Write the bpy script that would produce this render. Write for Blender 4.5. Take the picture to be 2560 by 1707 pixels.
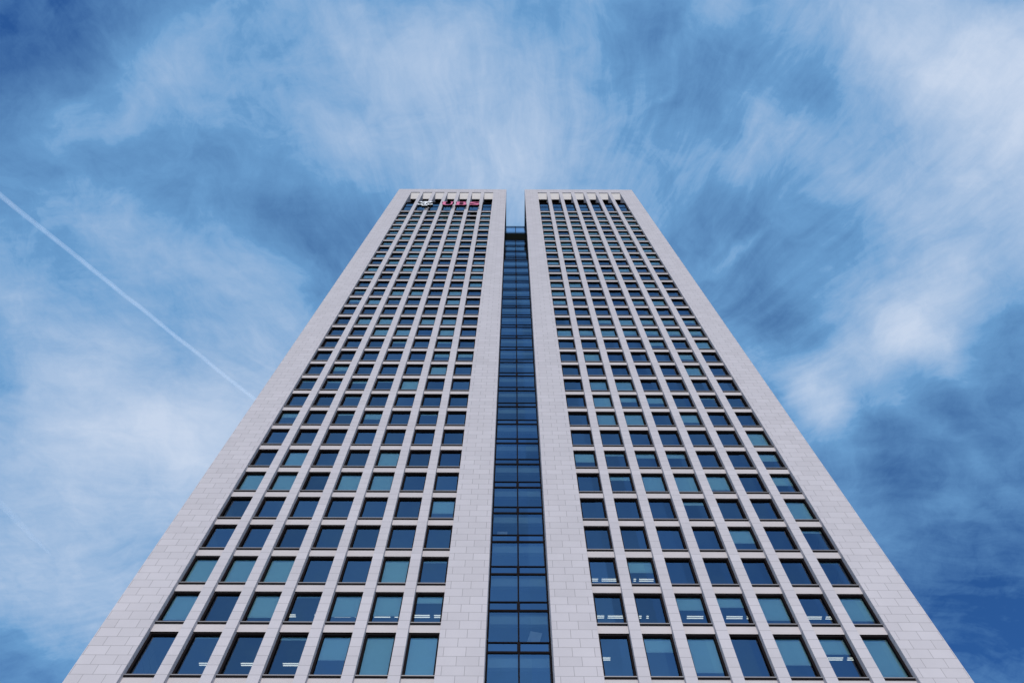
import bpy, math, random
from mathutils import Vector, Matrix
for o in list(bpy.data.objects): bpy.data.objects.remove(o)
S = bpy.context.scene
COL = S.collection
random.seed(7)

# ------------------------------------------------------------------ camera
EYE = 1.6
cd = bpy.data.cameras.new('Camera'); cam = bpy.data.objects.new('Camera', cd); COL.objects.link(cam)
cd.sensor_width = 36.0; cd.lens = 28.0; cd.clip_start = 0.1; cd.clip_end = 60000
R_ = Vector((0.9999916, -0.00322995, 0.0025243)); U_ = Vector((-0.00393842, -0.92782374, 0.37299811)); F_ = Vector((-0.00113735, 0.37300491, 0.92782867))
cam.matrix_world = Matrix(((R_.x, U_.x, -F_.x, -0.42255), (R_.y, U_.y, -F_.y, -33.17409), (R_.z, U_.z, -F_.z, EYE), (0, 0, 0, 1)))
S.camera = cam
S.render.resolution_x = 1024; S.render.resolution_y = 682

# ------------------------------------------------------------------ sun, sky, exposure
SUN_EL, SUN_AZ = math.radians(34), math.radians(181)      # azimuth clockwise from +Y
sdir = Vector((math.sin(SUN_AZ)*math.cos(SUN_EL), math.cos(SUN_AZ)*math.cos(SUN_EL), math.sin(SUN_EL)))
ld = bpy.data.lights.new('sun', 'SUN'); ld.energy = 2.65; ld.angle = math.radians(12); ld.color = (1.0, 0.955, 0.93)
sun = bpy.data.objects.new('sun', ld); COL.objects.link(sun)
sun.rotation_euler = sdir.to_track_quat('Z', 'Y').to_euler()
S.view_settings.view_transform = 'Standard'; S.view_settings.look = 'None'
S.view_settings.exposure = 0.5; S.view_settings.gamma = 1.0
S.render.engine = 'CYCLES'

# cirrus patches on the flat cloud layer overhead: x/z, y/z, angle, half axes, weight
BLOBS = [
  (-0.027,0.124,-2.819,0.218,0.137,0.3), (-0.033,0.193,3.134,0.157,0.075,0.16), (-0.417,0.065,2.729,0.151,0.065,0.2), (-0.442,0.09,2.522,0.098,0.035,0.08),
  (0.615,0.138,1.157,0.223,0.169,0.46), (0.564,0.032,-2.925,0.171,0.118,0.26), (0.414,-0.005,-2.968,0.214,0.074,0.2), (0.523,0.36,-2.471,0.228,0.089,0.3),
  (0.478,0.404,2.419,0.153,0.059,0.18), (0.412,0.476,-2.224,0.13,0.044,0.2), (0.396,0.449,2.321,0.066,0.019,0.14), (0.444,0.53,-2.154,0.135,0.037,0.14),
  (0.472,0.475,2.407,0.159,0.052,0.14), (0.576,0.422,-2.542,0.101,0.032,0.2), (0.599,0.536,-2.498,0.267,0.035,0.12), (0.659,0.585,-2.541,0.173,0.02,0.06),
  (0.294,0.277,2.513,0.054,0.011,0.13), (0.314,0.262,2.513,0.03,0.007,0.1), (0.261,0.289,2.675,0.075,0.03,0.12), (0.4,0.165,-2.579,0.123,0.038,0.18),
  (0.284,0.192,2.996,0.081,0.042,0.15), (0.299,0.133,-2.212,0.062,0.031,0.14), (0.168,0.09,2.437,0.025,0.008,0.09), (0.203,0.073,-2.804,0.033,0.018,0.05),
  (0.195,0.033,2.35,0.144,0.039,0.1), (0.076,0.005,2.108,0.119,0.044,0.1), (-0.574,0.549,-3.042,0.318,0.17,0.4), (-0.433,0.555,1.07,0.2,0.178,0.24),
  (-0.715,0.833,2.633,0.235,0.187,0.38), (-0.513,0.48,-2.263,0.116,0.07,0.1), (-0.637,0.304,-3.007,0.108,0.086,0.16), (-0.354,0.315,-2.883,0.16,0.069,0.15),
  (-0.518,0.245,-2.78,0.145,0.045,0.12), (-0.257,0.141,-3.016,0.119,0.067,0.12), (-0.181,0.039,-2.832,0.094,0.044,0.1), (-0.242,-0.017,-2.903,0.11,0.024,0.1),
  (-0.317,0.401,2.669,0.114,0.1,0.16), (-0.159,0.314,-2.485,0.085,0.045,0.06), (0.249,0.411,-2.765,0.131,0.046,0.1), (0.7,0.712,-2.778,0.178,0.08,0.05),
  (0.627,0.674,2.579,0.069,0.026,0.12), (0.687,0.682,-2.836,0.061,0.016,0.12), (0.578,0.76,-2.573,0.114,0.026,0.08), (-0.067,0.044,2.38,0.101,0.074,0.1),
  (-0.408,0.147,2.648,0.107,0.037,0.1), (-0.549,0.1,-2.671,0.054,0.035,0.08), (-0.571,0.007,2.857,0.158,0.114,-0.42), (-0.304,0.178,-2.833,0.21,0.07,-0.1),
  (-0.211,0.244,-2.602,0.149,0.08,-0.1), (-0.228,0.314,2.415,0.068,0.042,-0.12), (-0.424,0.179,-2.99,0.133,0.049,-0.06), (0.133,0.124,2.251,0.128,0.054,-0.11),
  (0.2,0.098,-2.802,0.06,0.031,-0.05), (0.344,0.318,-2.302,0.148,0.089,-0.15), (0.3,0.231,-2.637,0.131,0.033,-0.08), (0.338,0.36,0.986,0.048,0.042,-0.1),
  (0.716,0.784,-2.07,0.355,0.26,-0.3), (0.802,0.919,1.089,0.234,0.164,-0.22), (0.595,0.515,-2.602,0.198,0.061,-0.12), (0.688,0.441,-2.591,0.134,0.087,-0.1),
  (-0.825,0.982,2.383,0.141,0.111,-0.26), (-0.692,0.467,-1.758,0.091,0.05,-0.16), (-0.514,0.447,2.381,0.103,0.036,-0.1), (-0.553,0.606,2.63,0.07,0.041,-0.08),
  (0.455,0.265,-2.491,0.123,0.039,-0.1), (0.137,0.005,2.65,0.092,0.037,-0.1), (0.32,0.047,-3.109,0.129,0.061,-0.06), (0.503,0.586,-2.503,0.143,0.047,-0.1),
]


W = bpy.data.worlds.new('World'); S.world = W; W.use_nodes = True
NT = W.node_tree; N = NT.nodes; L = NT.links; N.clear()
def nd(t, **kw):
    n = N.new(t)
    for k, v in kw.items(): setattr(n, k, v)
    return n
def put(sock, v):
    if hasattr(v, 'is_output') or isinstance(v, bpy.types.NodeSocket): L.new(v, sock)
    else: sock.default_value = v
def mth(op, a, b=None, clamp=False):
    n = nd('ShaderNodeMath', operation=op); n.use_clamp = clamp
    put(n.inputs[0], a)
    if b is not None: put(n.inputs[1], b)
    return n.outputs[0]
def vmt(op, a, b=None, scale=None):
    n = nd('ShaderNodeVectorMath', operation=op); put(n.inputs[0], a)
    if b is not None: put(n.inputs[1], b)
    if scale is not None: put(n.inputs['Scale'], scale)
    return n.outputs['Value'] if op in ('LENGTH', 'DOT_PRODUCT') else n.outputs[0]
def comb(x, y, z):
    n = nd('ShaderNodeCombineXYZ'); put(n.inputs[0], x); put(n.inputs[1], y); put(n.inputs[2], z); return n.outputs[0]
def noise(vec, scale, detail=4, rough=.55, dist=0, out=0):
    n = nd('ShaderNodeTexNoise'); put(n.inputs['Vector'], vec)
    n.inputs['Scale'].default_value = scale; n.inputs['Detail'].default_value = detail
    n.inputs['Roughness'].default_value = rough; n.inputs['Distortion'].default_value = dist
    return n.outputs[out]
def mixc(f, a, b):
    n = nd('ShaderNodeMix', data_type='RGBA'); put(n.inputs[0], f); put(n.inputs[6], a); put(n.inputs[7], b); return n.outputs[2]
tc = nd('ShaderNodeTexCoord')
dirv = tc.outputs['Generated']
sx = nd('ShaderNodeSeparateXYZ'); L.new(dirv, sx.inputs[0])
zc = mth('MAXIMUM', sx.outputs[2], .16)
px = mth('DIVIDE', sx.outputs[0], zc); py = mth('DIVIDE', sx.outputs[1], zc)
P0 = comb(px, py, 0.0)
wv = noise(P0, 3.2, 5, .55, 0, 1)
P1 = vmt('ADD', P0, vmt('SCALE', vmt('SUBTRACT', wv, (.5, .5, .5)), scale=.15))
wv2 = noise(P0, 14, 4, .6, 0, 1)
P2 = vmt('ADD', P1, vmt('SCALE', vmt('SUBTRACT', wv2, (.5, .5, .5)), scale=.035))
acc = 0.475
# the half of the sky behind the viewer: mostly clear, a little more so to the right
BLOBS += [(.7, -.8, 0, .8, .75, -.32), (-.5, -.95, 0, .9, .45, -.20), (0, -.45, 0, .5, .22, -.08)]
for cx, cy, an, ax, ay, w in BLOBS:
    m = nd('ShaderNodeMapping', vector_type='TEXTURE'); L.new(P2, m.inputs['Vector'])
    m.inputs['Location'].default_value = (cx, cy, 0); m.inputs['Rotation'].default_value = (0, 0, an); m.inputs['Scale'].default_value = (ax, ay, 1)
    r = vmt('LENGTH', m.outputs[0])
    g = nd('ShaderNodeMapRange', interpolation_type='SMOOTHSTEP'); put(g.inputs[0], r)
    g.inputs[1].default_value = 0; g.inputs[2].default_value = 1.5; g.inputs[3].default_value = w*.95; g.inputs[4].default_value = 0
    acc = mth('ADD', acc, g.outputs[0])
# fine texture: billows plus combed streaks fanning out from the zenith side of the layer
bill = noise(P2, 4.2, 10, .60, .3)
def fan(vec, k, m, sc, off):
    q = nd('ShaderNodeSeparateXYZ'); L.new(vec, q.inputs[0])
    an = nd('ShaderNodeMath', operation='ARCTAN2'); put(an.inputs[0], q.outputs[0]); put(an.inputs[1], mth('SUBTRACT', .66, q.outputs[1]))
    rd = vmt('LENGTH', vmt('SUBTRACT', vec, (0, .66, 0)))
    return noise(comb(mth('MULTIPLY', an.outputs[0], k), mth('MULTIPLY', rd, m), off), sc, 7, .62, .25)
def bent(amt, scale, seed):
    return vmt('ADD', P0, vmt('SCALE', vmt('SUBTRACT', noise(vmt('ADD', P0, (seed, seed, 0.0)), scale, 4, .55, 0, 1), (.5, .5, .5)), scale=amt))
fib1 = fan(bent(.20, 1.5, 3.1), 5.0, 1.2, 3.0, 0.0)
fib2 = fan(bent(.30, 1.2, 8.7), 8.0, 2.0, 3.2, 4.0)
mp = nd('ShaderNodeMapping'); L.new(bent(.24, 1.4, 5.3), mp.inputs['Vector']); mp.inputs['Rotation'].default_value = (0, 0, -.75); mp.inputs['Scale'].default_value = (1.6, 9.0, 1)
fib3 = noise(mp.outputs[0], 1.9, 7, .6, .2)
msk = nd('ShaderNodeMapRange', interpolation_type='SMOOTHSTEP'); put(msk.inputs[0], noise(P0, 1.6, 2, .5)); msk.inputs[1].default_value = .38; msk.inputs[2].default_value = .62
fine = noise(P2, 13, 8, .68, .5)
fib = mth('ADD', mth('MULTIPLY', mth('SUBTRACT', fib2, .5), mth('SUBTRACT', 1.0, msk.outputs[0])), mth('MULTIPLY', mth('SUBTRACT', fib3, .5), msk.outputs[0]))
d = mth('ADD', acc, mth('MULTIPLY', mth('SUBTRACT', bill, .5), .40))
d = mth('ADD', d, mth('MULTIPLY', mth('SUBTRACT', fib1, .5), .15))
d = mth('ADD', d, mth('MULTIPLY', fib, .36))
d = mth('ADD', d, mth('MULTIPLY', mth('SUBTRACT', fine, .5), .44))
d = mth('MINIMUM', mth('MAXIMUM', d, 0.0), 1.15)
def ramp(a, b_):
    n = nd('ShaderNodeMapRange'); n.clamp = True; put(n.inputs[0], d); n.inputs[1].default_value = a; n.inputs[2].default_value = b_; return n.outputs[0]
sky = nd('ShaderNodeTexSky', sky_type='NISHITA'); sky.sun_disc = False
sky.sun_elevation = SUN_EL; sky.sun_rotation = SUN_AZ; sky.air_density = 1.0; sky.dust_density = .6; sky.ozone_density = 3.0
clear = vmt('MULTIPLY', sky.outputs[0], (0.30, .70, 1.16))
cloud = (5.0, 5.9, 7.4, 1)
thin = (1.35, 3.1, 5.6, 1)
skyc = mixc(ramp(.52, 1.08), mixc(ramp(.02, .56), clear, thin), cloud)
# the veiled sun behind the photographer: thin cloud round it glows
gd = vmt('DOT_PRODUCT', vmt('NORMALIZE', dirv), tuple(sdir - Vector((0, 0, .3))))
gl = nd('ShaderNodeMapRange', interpolation_type='SMOOTHERSTEP'); put(gl.inputs[0], gd)
gl.inputs[1].default_value = math.cos(math.radians(24)); gl.inputs[2].default_value = 1.0; gl.inputs[3].default_value = 0; gl.inputs[4].default_value = 1
glow = vmt('SCALE', (4.0, 3.9, 3.8), scale=gl.outputs[0])
low = nd('ShaderNodeMapRange', interpolation_type='SMOOTHSTEP'); put(low.inputs[0], sx.outputs[2])   # low sky dimmed on purpose, to darken pier reveals and soffits
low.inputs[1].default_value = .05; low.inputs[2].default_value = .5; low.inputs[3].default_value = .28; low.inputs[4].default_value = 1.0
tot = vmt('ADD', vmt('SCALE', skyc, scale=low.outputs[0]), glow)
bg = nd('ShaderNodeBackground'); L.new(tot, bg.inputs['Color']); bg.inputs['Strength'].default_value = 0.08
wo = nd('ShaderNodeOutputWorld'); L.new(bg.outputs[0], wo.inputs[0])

# ------------------------------------------------------------------ dimensions (metres)
FL = 3.6                      # storey height
Z0 = 37.969 + EYE             # sill height of storey 0
ZT = 169.084 + EYE            # top of the parapet
XG, XO = 1.935, 24.69         # half width of the slot, half width of the front
XW0, WIN, PIT = 4.634, 1.865, 2.545
XR = XW0 + 6*PIT + WIN        # outer edge of the last window
Zn = lambda n: Z0 + n*FL
DEEP = 34.0

# ------------------------------------------------------------------ materials
def mat(name):
    m = bpy.data.materials.new(name); m.use_nodes = True; m.node_tree.nodes.clear(); return m
def use(m):
    global NT, N, L
    NT = m.node_tree; N = NT.nodes; L = NT.links
def finish(sh):
    o = nd('ShaderNodeOutputMaterial'); L.new(sh, o.inputs['Surface'])
def principled(**kw):
    b = nd('ShaderNodeBsdfPrincipled')
    for k, v in kw.items(): put(b.inputs[k.replace('_', ' ')], v)
    return b
def stone(name, base, brickw, mortar=.016):
    m = mat(name); use(m)
    g = nd('ShaderNodeNewGeometry'); s = nd('ShaderNodeSeparateXYZ'); L.new(g.outputs['Position'], s.inputs[0])
    sn = nd('ShaderNodeSeparateXYZ'); L.new(g.outputs['Normal'], sn.inputs[0])
    ax = mth('ABSOLUTE', s.outputs[0])
    side = mth('GREATER_THAN', mth('ABSOLUTE', sn.outputs[0]), .5)
    u = mth('ADD', mth('MULTIPLY', side, mth('ADD', s.outputs[1], 5.0)), mth('MULTIPLY', mth('SUBTRACT', 1.0, side), ax))
    v = comb(mth('SUBTRACT', u, 2.25 if brickw < 5 else -20.0), mth('SUBTRACT', s.outputs[2], Z0 - .022*FL - .72*80), 0.0)
    b = nd('ShaderNodeTexBrick'); b.offset = .394; b.offset_frequency = 2; b.squash = 1.0
    L.new(v, b.inputs['Vector']); b.inputs['Scale'].default_value = 1.0
    b.inputs['Mortar Size'].default_value = mortar; b.inputs['Mortar Smooth'].default_value = .25
    b.inputs['Brick Width'].default_value = brickw; b.inputs['Row Height'].default_value = .72; b.inputs['Bias'].default_value = 0
    b.inputs['Color1'].default_value = (*[c*.965 for c in base], 1); b.inputs['Color2'].default_value = (*[c*1.04 for c in base], 1)
    b.inputs['Mortar'].default_value = (*[c*.58 for c in base], 1)
    sp = noise(g.outputs['Position'], 26, 3, .7)
    bl = noise(g.outputs['Position'], .35, 5, .6)
    tone = mth('ADD', mth('ADD', mth('MULTIPLY', sp, .16), .86), mth('MULTIPLY', mth('SUBTRACT', bl, .5), .16))
    col = vmt('SCALE', b.outputs['Color'], scale=tone)
    bp = nd('ShaderNodeBump'); bp.inputs['Strength'].default_value = .35; bp.inputs['Distance'].default_value = .01
    L.new(mth('SUBTRACT', mth('MULTIPLY', sp, .3), b.outputs['Fac']), bp.inputs['Height'])
    p = nd('ShaderNodeBsdfDiffuse'); L.new(col, p.inputs['Color']); L.new(bp.outputs[0], p.inputs['Normal']); p.inputs['Roughness'].default_value = .6
    finish(p.outputs[0]); return m
def plain(name, c, rough=.5, metal=0.0, var=.15, spec=.4):
    m = mat(name); use(m)
    g = nd('ShaderNodeNewGeometry'); n = noise(g.outputs['Position'], 3.0, 5, .6)
    col = vmt('SCALE', c, scale=mth('ADD', mth('MULTIPLY', n, var*2), 1-var))
    if spec <= .2:                               # matt, no grazing sheen
        p = nd('ShaderNodeBsdfDiffuse'); L.new(col, p.inputs['Color']); p.inputs['Roughness'].default_value = .5
        finish(p.outputs[0]); return m
    p = principled(Base_Color=col, Roughness=rough, Metallic=metal); p.inputs['Specular IOR Level'].default_value = spec
    finish(p.outputs[0]); return m
def glass(name, tint, refl, r0=.26, wav=.004):
    m = mat(name); use(m)
    g = nd('ShaderNodeNewGeometry')
    oi = nd('ShaderNodeObjectInfo')
    off = vmt('ADD', vmt('SCALE', g.outputs['Position'], scale=1.0), vmt('SCALE', (7.0, 3.0, 11.0), scale=oi.outputs['Random']))
    wob = vmt('SCALE', vmt('SUBTRACT', noise(off, .45, 2, .5, 0, 1), (.5, .5, .5)), scale=wav*8)
    nn = vmt('NORMALIZE', vmt('ADD', g.outputs['Normal'], wob))
    cell = nd('ShaderNodeVectorMath', operation='FLOOR'); L.new(vmt('MULTIPLY', vmt('ADD', g.outputs['Position'], (XW0 - .3, 0, -Z0 + .3)), (1/PIT, 0, 1/FL)), cell.inputs[0])
    wn = nd('ShaderNodeTexWhiteNoise'); L.new(cell.outputs[0], wn.inputs['Vector'])           # each pane hangs a little differently
    nn = vmt('NORMALIZE', vmt('ADD', nn, vmt('SCALE', vmt('SUBTRACT', wn.outputs['Color'], (.5, .5, .5)), scale=.05)))
    r0 = mth('ADD', mth('MULTIPLY', wn.outputs['Value'], r0*.5), r0*.72)
    fr = nd('ShaderNodeFresnel'); fr.inputs['IOR'].default_value = 1.85
    f = mth('ADD', mth('MULTIPLY', fr.outputs[0], mth('SUBTRACT', 1.0, r0)), r0, True)
    t = nd('ShaderNodeBsdfTransparent'); t.inputs['Color'].default_value = (*tint, 1)
    gl = nd('ShaderNodeBsdfGlossy'); gl.inputs['Color'].default_value = (*refl, 1); gl.inputs['Roughness'].default_value = .015; L.new(nn, gl.inputs['Normal'])
    mx = nd('ShaderNodeMixShader'); L.new(f, mx.inputs[0]); L.new(t.outputs[0], mx.inputs[1]); L.new(gl.outputs[0], mx.inputs[2])
    finish(mx.outputs[0]); return m
def lampmat(name, c, s):
    m = mat(name); use(m); e = nd('ShaderNodeEmission'); e.inputs['Color'].default_value = (*c, 1); e.inputs['Strength'].default_value = s; finish(e.outputs[0]); return m

STONE = (.60, .575, .60)
M = dict(
    ashlar=stone('stone_ashlar', STONE, 1.27), slab=stone('stone_slab', STONE, 60.0),
    band=stone('stone_band', (.61, .57, .57), 60.0, .0),
    soffit=plain('soffit_panel', (.55, .52, .50), .7, 0, .04),
    frame=plain('dark_bronze_metal', (.016, .013, .014), .5, .0, .2, .2),
    lip=plain('sill_metal', (.17, .165, .175), .5, 0, .1),
    dark=plain('dark_cladding', (.012, .016, .015), .5, 0, .2, .2),
    bridge=plain('bridge_metal', (.03, .045, .07), .4, 0, .2, .2),
    glass=glass('window_glass', (.66, .84, .88), (.60, .70, .82)),
    cglass=glass('slot_glass', (.50, .60, .66), (.50, .62, .76), .34),
    sglass=glass('spandrel_glass', (.12, .2, .3), (.50, .62, .78), .38),
    rail=glass('balustrade_glass', (.55, .68, .82), (.6, .8, 1.0), .10),
    blind=plain('blind_fabric', (.66, .82, .80), .9, 0, .05, .1),
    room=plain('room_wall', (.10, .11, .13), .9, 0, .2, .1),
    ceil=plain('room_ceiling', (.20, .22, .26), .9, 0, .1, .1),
    tube=lampmat('lamp_tube', (1.0, .88, .78), .95),
    lampbody=plain('lamp_body', (.6, .6, .6), .5),
    paper=plain('pale_card', (.7, .75, .8), .8, 0, .1),
    red=plain('red_acrylic', (.50, .06, .165), .45, 0, .03), white=plain('white_acrylic', (.85, .87, .88), .45, 0, .02),
    black=plain('black_metal', (.008, .010, .009), .45, .0, .1, .1),
    pave=None,
)

# ------------------------------------------------------------------ mesh helpers
class MB:
    def __init__(s): s.v = []; s.f = []; s.m = []; s.mats = []
    def mi(s, m):
        if m not in s.mats: s.mats.append(m)
        return s.mats.index(m)
    def box(s, x0, x1, y0, y1, z0, z1, m, skip=''):
        if x0 > x1: x0, x1 = x1, x0
        b = len(s.v); k = s.mi(m)
        s.v += [(x0,y0,z0),(x1,y0,z0),(x1,y1,z0),(x0,y1,z0),(x0,y0,z1),(x1,y0,z1),(x1,y1,z1),(x0,y1,z1)]
        for f in [(0,3,2,1),(4,5,6,7),(0,1,5,4),(1,2,6,5),(2,3,7,6),(3,0,4,7)]:
            s.f.append(tuple(b+i for i in f)); s.m.append(k)
        return s
    def quad(s, x0, x1, y, z0, z1, m):          # faces -Y
        b = len(s.v); s.v += [(x0,y,z0),(x1,y,z0),(x1,y,z1),(x0,y,z1)]; s.f.append((b,b+1,b+2,b+3)); s.m.append(s.mi(m)); return s
    def mesh(s, name):
        me = bpy.data.meshes.new(name); me.from_pydata(s.v, [], s.f)
        for m in s.mats: me.materials.append(m)
        me.polygons.foreach_set('material_index', s.m); me.update(); return me
def link(name, me, parent=None, loc=None, **props):
    o = bpy.data.objects.new(name, me); COL.objects.link(o)
    if parent: o.parent = parent
    if loc: o.location = loc
    for k, v in props.items(): o[k] = v
    return o
def obj(name, mb, parent=None, loc=None, **props): return link(name, mb.mesh(name), parent, loc, **props)
def bevel(o, w, seg=1):
    b = o.modifiers.new('bevel', 'BEVEL'); b.width = w; b.segments = seg; b.limit_method = 'ANGLE'; return o

# ------------------------------------------------------------------ ground
use(mat('paving')); gm = bpy.data.materials['paving']
g = nd('ShaderNodeNewGeometry')
b = nd('ShaderNodeTexBrick'); L.new(g.outputs['Position'], b.inputs['Vector']); b.inputs['Scale'].default_value = 1.0
b.inputs['Color1'].default_value = (.42, .40, .37, 1); b.inputs['Color2'].default_value = (.47, .45, .42, 1); b.inputs['Mortar'].default_value = (.28, .27, .26, 1)
b.inputs['Mortar Size'].default_value = .008; b.inputs['Brick Width'].default_value = .9; b.inputs['Row Height'].default_value = .6
t = mth('ADD', mth('MULTIPLY', noise(g.outputs['Position'], .2, 6, .6), .5), .75)
finish(principled(Base_Color=vmt('SCALE', b.outputs['Color'], scale=t), Roughness=.8).outputs[0])
gb = MB(); n_ = 24; R0 = 9000
gb.v = [(0, 0, 0)] + [(R0*math.cos(a*math.tau/n_), R0*math.sin(a*math.tau/n_), 0) for a in range(n_)]
gb.f = [(0, 1+i, 1+(i+1) % n_) for i in range(n_)]; gb.m = [0]*n_; gb.mats = [gm]
obj('ground', gb, kind='structure')

# ------------------------------------------------------------------ the tower
T = link('office_tower', None, None, (0, 0, 0), label='tall pale stone office tower with two window-gridded shafts joined by dark glass', category='skyscraper')

for s in (-1, 1):
    # broad solid corner wall and inner wall
    a = MB().box(s*XR, s*XO, 0, DEEP, 0, ZT, M['ashlar']); bevel(obj('stone_wall', a, T), .02)
    a = MB().box(s*XG, s*XW0, 0, 1.35, 0, ZT, M['ashlar']); bevel(obj('stone_wall', a, T), .02)
    a = MB().box(s*(XG+.03), s*XW0, 1.352, DEEP, 0, ZT-.3, M['dark']); obj('side_cladding', a, T)
    # narrow piers between the windows, deep fins in the open crown
    for k in range(6):
        x0 = s*(XW0 + WIN + k*PIT); x1 = s*(XW0 + (k+1)*PIT)
        a = MB().box(x0, x1, 0, .62, 0, Zn(33.35), M['slab'])
        a.box(x0, x1, 0, 3.4, Zn(33.35), Zn(35.53), M['slab'])
        bevel(obj('stone_pier', a, T), .012)
    a = MB().box(s*XW0, s*XR, 0, 1.25, Zn(35.53), ZT, M['ashlar'])
    obj('parapet', a, T)
    a = MB(); k_ = a.mi(M['soffit']); zt0 = Zn(35.53)-.002           # cream lining under the parapet, its slope added to catch the frontal sun
    x0, x1 = sorted((s*XW0, s*XR)); y0, y1, dz = .12, 1.02, 2.0
    a.v = [(x0, y0, zt0), (x1, y0, zt0), (x1, y1, zt0-dz), (x0, y1, zt0-dz), (x0, y1+.1, zt0), (x1, y1+.1, zt0), (x1, y1+.1, zt0-dz), (x0, y1+.1, zt0-dz)]
    a.f = [(0, 3, 2, 1), (4, 5, 6, 7), (0, 1, 5, 4), (3, 7, 6, 2), (0, 4, 7, 3), (1, 2, 6, 5)]; a.m = [k_]*6
    obj('soffit_lining', a, T)
    a = MB().box(s*XW0, s*XR, 1.252, 4.2, Zn(35.2), Zn(35.6), M['dark'])
    a.box(s*XW0, s*XR, 3.42, 4.2, Zn(33.2), Zn(35.2), M['dark'])
    obj('crown_ceiling', a, T)
    # core behind the offices
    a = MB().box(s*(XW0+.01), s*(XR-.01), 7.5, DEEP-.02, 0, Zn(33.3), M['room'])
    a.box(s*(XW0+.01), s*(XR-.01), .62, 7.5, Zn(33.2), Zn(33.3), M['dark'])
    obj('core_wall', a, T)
    # stone bands: one per storey, running behind the piers
    levels = [-1.16] + list(range(0, 32))
    for n in levels:
        top = Zn(n) - .12; h = .66 if n != 0 else .66
        a = MB().box(s*XW0, s*XR, .30, .60, top-h, top, M['band'])
        obj('stone_band', a, T)
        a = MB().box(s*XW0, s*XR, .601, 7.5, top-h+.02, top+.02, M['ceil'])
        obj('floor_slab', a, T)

# ---- windows ------------------------------------------------------------
H1 = FL - .78                 # opening height from sill to head
def frame_mb(h, m, x=0, z=0, y=0):
    w = WIN
    m.box(x+.0, x+.13, .36, .56, z, z+h, M['frame'])           # jamb linings
    m.box(x+w-.13, x+w, .36, .56, z, z+h, M['frame'])
    m.box(x+.13, x+w-.13, .36, .56, z+h-.10, z+h, M['frame'])   # head
    m.box(x+.13, x+w-.13, .40, .56, z, z+.06, M['frame'])
    m.box(x+.0, x+w, .30, .62, z+h, z+h+.012, M['frame'])
    return m
def sill_mb(m, x=0, z=0):
    m.box(x, x+WIN, .21, .40, z-.035, z+.03, M['lip'])
    m.box(x, x+WIN, .24, .40, z-.12, z-.037, M['frame'])
    return m
def pane_mb(h, m, x=0, z=0):
    return m.quad(x+.13, x+WIN-.13, .50, z+.06, z+h-.10, M['glass'])
H0 = 1.16*FL - .78
ME = {}
for tag_, h in (('tall', H0), ('std', H1)):
    ME[tag_] = (frame_mb(h, MB()).mesh('window'), pane_mb(h, MB()).mesh('pane'), sill_mb(MB()).mesh('sill'))
# how far each roller blind is lowered, bottom row first: left wing outer to inner, then right wing inner to outer
BL = [
 [0,.04,0,.07,.55,1,1,  0,.33,.8,0,.62,.36,.88],
 [.8,0,.72,.05,.68,.65,.22,  0,0,.42,.32,.74,0,.75],
 [1,1,1,0,0,1,.07,  0,.42,0,0,0,0,.04],
 [.04,0,0,0,0,0,0,  0,0,0,0,.55,0,.1],
 [0,0,0,0,0,0,.6,  0,0,0,.15,0,0,.95],
 [1,1,0,1,1,0,0,  0,.2,.75,.8,.7,0,.45],
 [0,1,0,0,.86,0,0,  .5,.12,.25,.25,0,0,.4],
 [0,0,0,0,0,0,0,  0,0,0,0,0,0,1],
 [.3,0,.12,.4,0,.1,0,  0,.75,.8,0,.55,0,0],
 [0,0,.08,0,0,0,0,  0,1,.35,.45,0,.1,0],
 [.1,.15,.2,.1,.7,0,0,  0,.65,1,0,0,0,0],
 [0,.4,0,0,0,.7,0,  0,0,0,0,0,.8,0],
 [0,0,0,0,0,.35,.35,  0,.65,0,0,0,.5,0],
 [0,0,0,.2,0,.2,0,  0,0,0,0,.4,.1,1],
 [0,0,.8,.8,0,1,0,  1,.55,1,.5,.5,.5,.5],
 [0,1,1,0,.9,.85,0,  0,0,.45,1,.5,.5,.4],
 [0,0,0,0,0,0,0,  0,0,0,0,0,0,0],
 [.3,.75,.1,0,0,1,0,  .5,0,0,0,.4,.9,0],
 [.2,.1,.8,.8,0,1,0,  1,1,0,0,0,0,0],
 [0,0,0,0,0,0,.8,  .5,1,0,0,0,1,0],
 [.7,0,0,0,0,1,1,  0,0,0,1,0,0,0],
]
while len(BL) < 33: BL.append([random.choice((0, 0, 1, 1, .8, .5)) for _ in range(14)])
def xcol(c):                  # left edge of window column c
    return -(XW0 + (6-c)*PIT + WIN) if c < 7 else XW0 + (c-7)*PIT
def blind_mb(m, x, z, h, fr):
    top = z+h-.08; gh = h-.12
    m.box(x+.08, x+WIN-.08, .600, .606, top-gh*fr, top, M['blind'])
    m.box(x+.08, x+WIN-.08, .592, .614, top-gh*fr-.03, top-gh*fr, M['blind'])
    return m
W2 = MB(); count = 0
for r in range(33):
    n = r-1 if r else -1.16
    for c in range(14):
        x = xcol(c); z = Zn(n); fr = BL[r][c]; h = H0 if r == 0 else H1
        if r == 32: h = (33.12-31)*FL
        if r < 7:
            me = ME['tall' if r == 0 else 'std']
            w = link('window', me[0], T, (x, 0, z)); count += 1
            link('pane', me[1], w); link('sill', me[2], w)
            if fr:
                obj('blind', blind_mb(MB(), 0, 0, h, fr), w)
                w['label'] = 'window with its pale blind ' + ('fully lowered' if fr > .95 else 'mostly lowered' if fr > .5 else 'partly lowered' if fr > .15 else 'just showing at the top')
        else:
            frame_mb(h, W2, x, z); sill_mb(W2, x, z)
            if r == 32:
                W2.box(x+.13, x+WIN-.13, .44, .56, z+h*.56, z+h*.56+.16, M['frame'])
            pane_mb(h, W2, x, z)
            if fr and r < 32: blind_mb(W2, x, z, h, fr)
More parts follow.
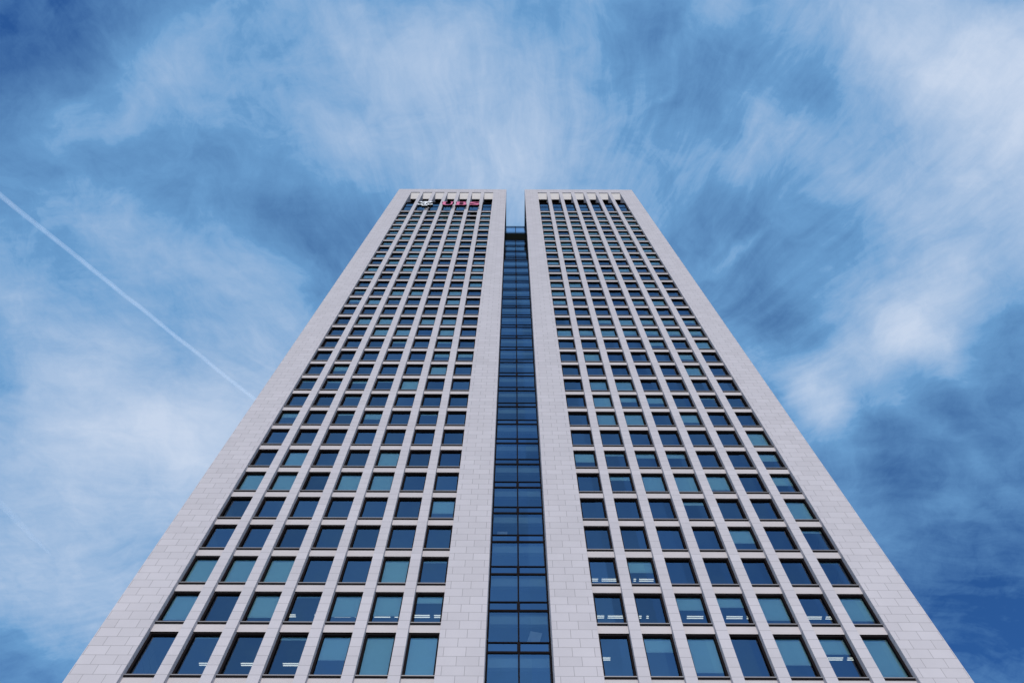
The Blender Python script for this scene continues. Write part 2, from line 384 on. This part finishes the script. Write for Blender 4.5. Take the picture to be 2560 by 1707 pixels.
# storeys below the picture, down to the street
for r in range(9):
    z = Zn(-1.16) - (r+1)*FL
    for c in range(14):
        x = xcol(c); frame_mb(H1, W2, x, z); sill_mb(W2, x, z); pane_mb(H1, W2, x, z)
obj('window', W2, T, kind='stuff')
B2 = MB()
for s in (-1, 1):
    for r in range(9):
        top = Zn(-1.16) - (r+1)*FL - .12
        B2.box(s*XW0, s*XR, .30, .60, top-.66, top, M['band']).box(s*XW0, s*XR, .601, 7.5, top-.64, top+.02, M['ceil'])
    B2.box(s*XW0, s*XR, .31, .60, 0, Zn(-1.16)-9*FL-.78, M['band'])
obj('base_band', B2, T)

# ---- dark glass slot between the wings ---------------------------------------
def bay(k, E, z0, z1, zs0, zs1, last=False):
    """one storey of curtain wall: big pane z0..z1 and spandrel pane zs0..zs1, mullion frame round them"""
    f = MB(); t_ = .075; x = XG-.005
    f.box(-x, -x+.10, E-.05, E+.14, z0-.06, zs1, M['frame']); f.box(x-.10, x, E-.05, E+.14, z0-.06, zs1, M['frame'])
    f.box(-.05, .05, E-.06, E+.14, z0+t_, z1-t_, M['frame'])
    f.box(-.10, .10, E-.07, E+.14, z1, zs1-t_, M['frame'])
    for zz in (z1, zs1):
        f.box(-x+.10, x-.10, E-.055, E+.14, zz-t_, zz+t_*.0, M['frame'])
        f.box(-x+.10, x-.10, E-.055, E+.14, zz+.0005, zz+t_, M['frame']) if zz == z1 else None
    w = obj('curtain_wall_bay', f, T)
    p = MB()
    for a_, b_ in ((-x+.10, -.05), (.05, x-.10)): p.quad(a_, b_, E, z0-.02, z1-t_, M['cglass'])
    obj('pane', p, w)
    p = MB()
    for a_, b_ in ((-x+.10, -.10), (.10, x-.10)): p.quad(a_, b_, E, z1+t_, zs1-t_, M['sglass'])
    obj('spandrel', p, w)
    b_ = MB(); b_.box(-x+.12, x-.12, E+.22, E+.5, z1-.95, z1-.1, M['blind'])
    obj('ceiling_edge', b_, w)
    s_ = MB(); s_.box(-x+.02, x-.02, E+.16, E+6, z1+.02, zs1-.1, M['ceil']); obj('floor_slab', s_, w)
for k in range(-12, 23):
    z0 = Zn(k)-.065*FL; z1 = z0 + .765*FL; zs1 = z0 + FL
    bay(k, 1.5, z0, z1, z1, zs1)
for k in range(23, 29):
    z0 = Zn(k)-.065*FL; z1 = z0 + .765*FL; zs1 = z0 + FL
    bay(k, 4.0, z0, z1, z1, zs1)
a = MB().box(-XG+.01, XG-.01, 8, 30, 0, Zn(28.9), M['room']); obj('core_wall', a, T)
a = MB().box(-XG+.01, XG-.01, 1.45, 3.9, Zn(22.935), Zn(22.96)+.2, M['frame']); obj('slot_ledge', a, T)
a = MB().box(-XG+.01, XG-.01, 3.93, 30, Zn(28.97), Zn(30.3), M['black']); obj('bridge_deck', a, T)
zb = Zn(30.3)+.002; zt_ = Zn(31.85)
a = MB()
for x0, x1 in ((-XG+.01, -XG+.11), (-.06, .06), (XG-.11, XG-.01)): a.box(x0, x1, 3.95, 4.07, zb, zt_, M['bridge'])
for za, zc_ in ((zb, zb+.12), (zb+.75, zb+.87), (zt_-1.0, zt_-.86), (zt_-.14, zt_)):
    for x0, x1 in ((-XG+.11, -.06), (.06, XG-.11)): a.box(x0, x1, 3.96, 4.06, za, zc_, M['bridge'])
sc = obj('glass_screen', a, T)
p = MB()
for x0, x1 in ((-XG+.11, -.06), (.06, XG-.11)): p.quad(x0, x1, 4.01, zb+.12, zt_-.14, M['rail'])
obj('pane', p, sc)

# ------------------------------------------------------------------ ceiling lamps seen through the windows
order = ['first', 'second', 'third', 'fourth', 'fifth', 'sixth', 'seventh']
def lamp(x0, x1, y, n, label, grp='lit ceiling lamps inside the offices', one=False):
    z = Zn(n)-.10
    b_ = MB().box(-(x1-x0)/2-.02, (x1-x0)/2+.02, -.14, .14, 0, .06, M['lampbody'])
    o = obj('ceiling_lamp', b_, None, ((x0+x1)/2, y, z), label=label, category='ceiling lamp', group=grp)
    for q in ((0,) if one else (-.075, .075)):
        t_ = MB().box(-(x1-x0)/2, (x1-x0)/2, q-.022, q+.022, -.03, -.001, M['tube']); obj('tube', t_, o)
LW, PL = 1.02, 1.2725
rowname = {1: 'second row up', 0: 'bottom row', 2: 'third row up', 5: 'sixth row up'}
def colname(c): return (order[c]+' window of left shaft') if c < 7 else (order[c-7]+' window of right shaft')
def place(r, y, spans, one=False):
    n = r-1+.76 if r else -.24
    seen = {}
    for x0, x1 in spans:
        c = min(range(14), key=lambda c: abs(xcol(c)+WIN/2 - ((x0+x1)/2)*(33.17+.5)/(33.17+y)))
        seen.setdefault(c, []).append((x0, x1))
    for c, l in seen.items():
        for i, (x0, x1) in enumerate(l):
            pre = ('left ceiling lamp' if i == 0 else 'right ceiling lamp') if len(l) == 2 else 'lit ceiling lamp'
            lamp(x0, x1, y, n, '%s behind the %s, %s' % (pre, colname(c), rowname[r]), one=one)
xs = [-15.24 + PL*k for k in range(8)]                       # left wing run
place(1, 2.04, [(x, x+LW) for x in (-18.2, -16.80)] + [(-15.2, -14.22), (-13.0, -11.98), (-11.74, -10.73), (-10.45, -9.43), (-9.2, -8.18), (-7.9, -6.88), (-6.66, -5.66), (-5.38, -4.75)])
place(1, 2.03, [(4.75, 5.46), (5.70, 6.73), (7.1, 7.84), (8.16, 8.3), (10.74, 11.78), (13.26, 14.29), (14.56, 15.4), (15.75, 16.76), (17.1, 17.9), (18.38, 19.33), (19.59, 20.5)])
place(0, 2.57, [(-19.13, -18.1), (-16.62, -15.6), (-14.11, -13.1)])
place(0, 2.03, [(4.75, 5.45)]); place(0, 1.95, [(18.30, 19.29), (19.56, 20.4)])
place(2, 2.01, [(4.75, 5.42), (5.68, 6.70), (7.85, 8.0), (8.22, 9.2)])
place(5, 1.94, [(8.62, 8.96), (13.32, 14.14)], one=True)

# pale things standing behind the glass
def sheet(x, z, w, h, y, tilt, name, label, cat):
    b_ = MB().box(-w/2, w/2, -.02, .02, 0, h, M['paper'])
    o = obj(name, b_, None, (x, y, z), label=label, category=cat); o.rotation_euler = (0, tilt, 0); bevel(o, .005); return o
sheet(.85, Zn(.03), .75, 1.05, 1.95, math.radians(14), 'paper_sheet', 'pale tilted sheet leaning behind the glass of the dark slot near the bottom', 'paper sheet')
sheet(-1.15, Zn(2.97), .75, .9, 1.95, 0, 'storage_box', 'faint pale square box behind the left pane of the glass slot', 'box')
sheet(xcol(0)+.75, Zn(0)+.02, .75, .55, .85, 0, 'computer_monitor', 'pale back of a monitor in the leftmost window of the second row', 'monitor')
sheet(xcol(3)+1.0, Zn(3)+.02, .55, .5, .85, 0, 'computer_monitor', 'small pale monitor back in the fourth window of left shaft, fifth row', 'monitor')
sheet(xcol(1)+.95, Zn(3)+.02, .8, .62, .85, 0, 'notice_board', 'low pale board behind the second window of left shaft, fifth row', 'board')
sheet(xcol(6)+.85, Zn(4)+.02, .5, .6, .85, 0, 'office_chair_back', 'pale chair back in the left shaft window nearest the glass slot, sixth row', 'chair')
sheet(xcol(10)+.95, Zn(0)+.15, .3, .4, 1.6, .3, 'wall_note', 'small pale sheet below the lamp in the fourth window right of the slot', 'paper sheet')

# ------------------------------------------------------------------ signs at the top of the left shaft
import bmesh
def curve_mesh(polys, depth, face_mat, side_mat, name, parent, holes=True):
    """closed outlines (x, z) filled with even-odd rule and given depth; front faces -Y"""
    cu = bpy.data.curves.new(name, 'CURVE'); cu.dimensions = '2D'; cu.fill_mode = 'BOTH'; cu.extrude = depth/2
    for pl in polys:
        sp = cu.splines.new('POLY'); sp.points.add(len(pl)-1); sp.use_cyclic_u = True
        for q, (x, z) in zip(sp.points, pl): q.co = (x, z, 0, 1)
    tmp = bpy.data.objects.new('tmp', cu); COL.objects.link(tmp)
    dg = bpy.context.evaluated_depsgraph_get(); me = bpy.data.meshes.new_from_object(tmp.evaluated_get(dg))
    bpy.data.objects.remove(tmp)
    me.transform(Matrix.Rotation(math.pi/2, 4, 'X'))          # (x, z) plane; +local z -> -Y
    me.materials.clear(); me.materials.append(face_mat); me.materials.append(side_mat)
    me.update()
    for p_ in me.polygons: p_.material_index = 0 if p_.normal.y < -.7 else 1
    return link(name, me, parent)
def ring(cx, cz, a_, b_, rot=0, n=36):
    return [(cx + a_*math.cos(t)*math.cos(rot) - b_*math.sin(t)*math.sin(rot), cz + a_*math.cos(t)*math.sin(rot) + b_*math.sin(t)*math.cos(rot)) for t in [math.tau*i/n for i in range(n)]]
def rot2(pts, a_, ox=0, oz=0): return [(x*math.cos(a_)-z*math.sin(a_)+ox, x*math.sin(a_)+z*math.cos(a_)+oz) for x, z in pts]
YF = -.55                                    # mid depth of the sign bodies
EZ = Zn(30.86)
emb = link('key_emblem', None, None, (-17.27, YF, EZ), label='white emblem of three crossed keys, left of the red letters at the tower top', category='sign')
def key(ang, ox, oz, sc_, name='key'):
    ps = []
    ps.append(rot2(ring(0, -1.55*sc_, .62*sc_, .52*sc_), ang, ox, oz)); ps.append(rot2(ring(0, -1.55*sc_, .38*sc_, .30*sc_), ang, ox, oz))
    o = curve_mesh(ps, .45, M['white'], M['black'], name, emb)
    sh = [(-.11, -1.04), (.11, -1.04), (.11, 2.05), (-.11, 2.05)]
    sh = [(x*sc_, z*sc_) for x, z in sh]
    bit = [[(.11, 1.25), (.62, 1.25), (.62, 1.5), (.42, 1.5), (.42, 1.68), (.62, 1.68), (.62, 1.98), (.11, 1.98)],
           [(-.11, 1.25), (-.62, 1.25), (-.62, 1.5), (-.42, 1.5), (-.42, 1.68), (-.62, 1.68), (-.62, 1.98), (-.11, 1.98)]]
    parts_ = [sh] + [[(x*sc_, z*sc_) for x, z in b] for b in (bit if ang == 0 else (bit[0] if ang > 0 else bit[1],))]
    m_ = []
    for q in parts_: m_.append(curve_mesh([rot2(q, ang, ox, oz)], .44, M['white'], M['black'], 'shaft' if q is sh else 'bit', o))
    return o
key(0, 0, 2.05, .93); key(math.radians(47), 0, 2.3, .86); key(math.radians(-47), 0, 2.3, .86)
a = MB()
for x in (-1.22, 1.32): a.box(x-.06, x+.06, .23, -YF+.01, 1.2, 1.35, M['black'])
for x in (-1.22, 1.32): a.box(x-.06, x+.06, .23, -YF+.01, 2.9, 3.05, M['black'])
obj('bracket', a, emb)

LZ = Zn(31.1); LH = .80*FL
let = link('lettering', None, None, (-10.6, YF, LZ), label='large red letters UBS mounted across the piers at the top of the left shaft', category='sign')
def letter(polys, x, w, name, nm=''):
    ps = [[(px_*w+x+10.6, pz_*LH) for px_, pz_ in pl] for pl in polys]
    return curve_mesh(ps, .45, M['red'], M['black'], name, let)
def arc(cx, cz, rx, rz, a0, a1, n=14): return [(cx+rx*math.cos(math.radians(a0+(a1-a0)*i/n)), cz+rz*math.sin(math.radians(a0+(a1-a0)*i/n))) for i in range(n+1)]
Upts = [(0,1),(0,.93),(.08,.93),(.08,.36)] + arc(.50,.36,.42,.38,180,360) + [(.92,.93),(1.0,.93),(1.0,1),(.70,1),(.70,.93),(.79,.93),(.79,.38)] + arc(.56,.38,.23,.28,0,-180)[::1] + [(.33,.93),(.42,.93),(.42,1)]
letter([Upts], -14.19, 2.28, 'letter_u')
Bout = [(0,0),(0,.07),(.09,.07),(.09,.93),(0,.93),(0,1),(.62,1)] + arc(.62,.765,.30,.235,90,-62)[1:] + arc(.64,.275,.34,.275,62,-90)[1:]
Bh1 = [(.34,.56),(.34,.92),(.56,.92)] + arc(.56,.74,.13,.18,90,-90)[1:]
Bh2 = [(.34,.08),(.34,.48),(.57,.48)] + arc(.57,.28,.15,.20,90,-90)[1:]
letter([Bout, Bh1, Bh2], -11.52, 2.22, 'letter_b')
def spoly():
    # S as a thick stroke along a spine
    sp = arc(.50,.745,.34,.19,20,180,10) + arc(.50,.745,.34,.19,190,250,5) + arc(.50,.255,.36,.19,70,0,5) + arc(.50,.255,.36,.19,-10,-160,10)
    th = [.10]*0
    L_, R2_ = [], []
    n = len(sp)
    for i, (x, z) in enumerate(sp):
        x0, z0 = sp[max(0, i-1)]; x1, z1 = sp[min(n-1, i+1)]
        dx, dz = x1-x0, z1-z0; l = math.hypot(dx, dz) or 1
        t = i/(n-1); w = .055 + .085*math.exp(-((t-.5)/.22)**2)
        L_.append((x-dz/l*w, z+dx/l*w)); R2_.append((x+dz/l*w, z-dx/l*w))
    return L_ + R2_[::-1]
letter([spoly(), ], -8.95, 2.1, 'letter_s')
letter([[(.78,1),(.87,1),(.87,.72),(.80,.72)]], -8.95, 2.1, 'letter_s')
letter([[(.10,0),(.19,0),(.16,.30),(.10,.30)]], -8.95, 2.1, 'letter_s')
a = MB()
for x in (-13.4, -12.4, -10.9, -9.9, -8.3): 
    for z in (.5, 2.2): a.box(x+10.6-.05, x+10.6+.05, .23, -YF+.01, z, z+.12, M['black'])
obj('bracket', a, let)

# ------------------------------------------------------------------ vapour trails high above
def trail(name, pts, rad, label, dens, alt=8000.0, grp=None):
    use(mat(name)); m_ = bpy.data.materials[name]
    g = nd('ShaderNodeNewGeometry'); lw = nd('ShaderNodeLayerWeight'); lw.inputs['Blend'].default_value = .5
    face = mth('SUBTRACT', 1.0, lw.outputs['Facing'])
    nz = noise(g.outputs['Position'], .004, 6, .6)
    nz2 = noise(g.outputs['Position'], .02, 4, .6)
    al = mth('MULTIPLY', mth('MULTIPLY', mth('POWER', face, 2.2), dens), mth('ADD', mth('ADD', mth('MULTIPLY', nz, 1.2), .2), mth('MULTIPLY', nz2, .2)), True)
    t_ = nd('ShaderNodeBsdfTransparent'); d_ = nd('ShaderNodeBsdfDiffuse'); d_.inputs['Color'].default_value = (.9, .9, .9, 1)
    tl = nd('ShaderNodeBsdfTranslucent'); tl.inputs['Color'].default_value = (.9, .9, .9, 1)
    ms = nd('ShaderNodeAddShader'); L.new(d_.outputs[0], ms.inputs[0]); L.new(tl.outputs[0], ms.inputs[1])
    mx = nd('ShaderNodeMixShader'); L.new(al, mx.inputs[0]); L.new(t_.outputs[0], mx.inputs[1]); L.new(ms.outputs[0], mx.inputs[2])
    finish(mx.outputs[0])
    b_ = MB(); b_.mats = [m_]; ns = 20; NN = len(pts)
    c0 = Vector((pts[0][0]*alt, pts[0][1]*alt, alt))
    for i, ((x, y), rr) in enumerate(zip(pts, rad)):
        x0, y0 = pts[max(0, i-1)]; x1, y1 = pts[min(NN-1, i+1)]
        d_v = Vector((x1-x0, y1-y0, 0)).normalized(); sidev = Vector((-d_v.y, d_v.x, 0)); c = Vector((x*alt, y*alt, alt))-c0
        for j in range(ns):
            a_ = math.tau*j/ns; b_.v.append(tuple(c + sidev*(rr*math.cos(a_)) + Vector((0, 0, 1))*(rr*.8*math.sin(a_))))
    for i in range(NN-1):
        for j in range(ns):
            b_.f.append((i*ns+j, i*ns+(j+1) % ns, (i+1)*ns+(j+1) % ns, (i+1)*ns+j)); b_.m.append(0)
    o = obj(name, b_, None, tuple(c0), label=label, category='vapour trail', group='vapour trails')
    for p_ in o.data.polygons: p_.use_smooth = True
def lerp_pts(a_, b_, n, amp=0): return [(a_[0]+(b_[0]-a_[0])*i/n + amp*random.uniform(-1, 1), a_[1]+(b_[1]-a_[1])*i/n + amp*random.uniform(-1, 1)) for i in range(n+1)]
pts = lerp_pts((-.80, .052), (-.20, .644), 40, .0006)
trail('vapour_trail', pts, [34-17*i/40 for i in range(41)], 'long thin straight white vapour trail crossing the sky left of the tower', .17)
pts = lerp_pts((-.80, .585), (-.700, .752), 20, .0012)
trail('faint_vapour_trail', pts, [5+40*math.sin(math.pi*min(1, max(0, i/20))) for i in range(21)], 'short faint vapour trail low in the left corner of the sky', .10)
print('windows as parts', count)
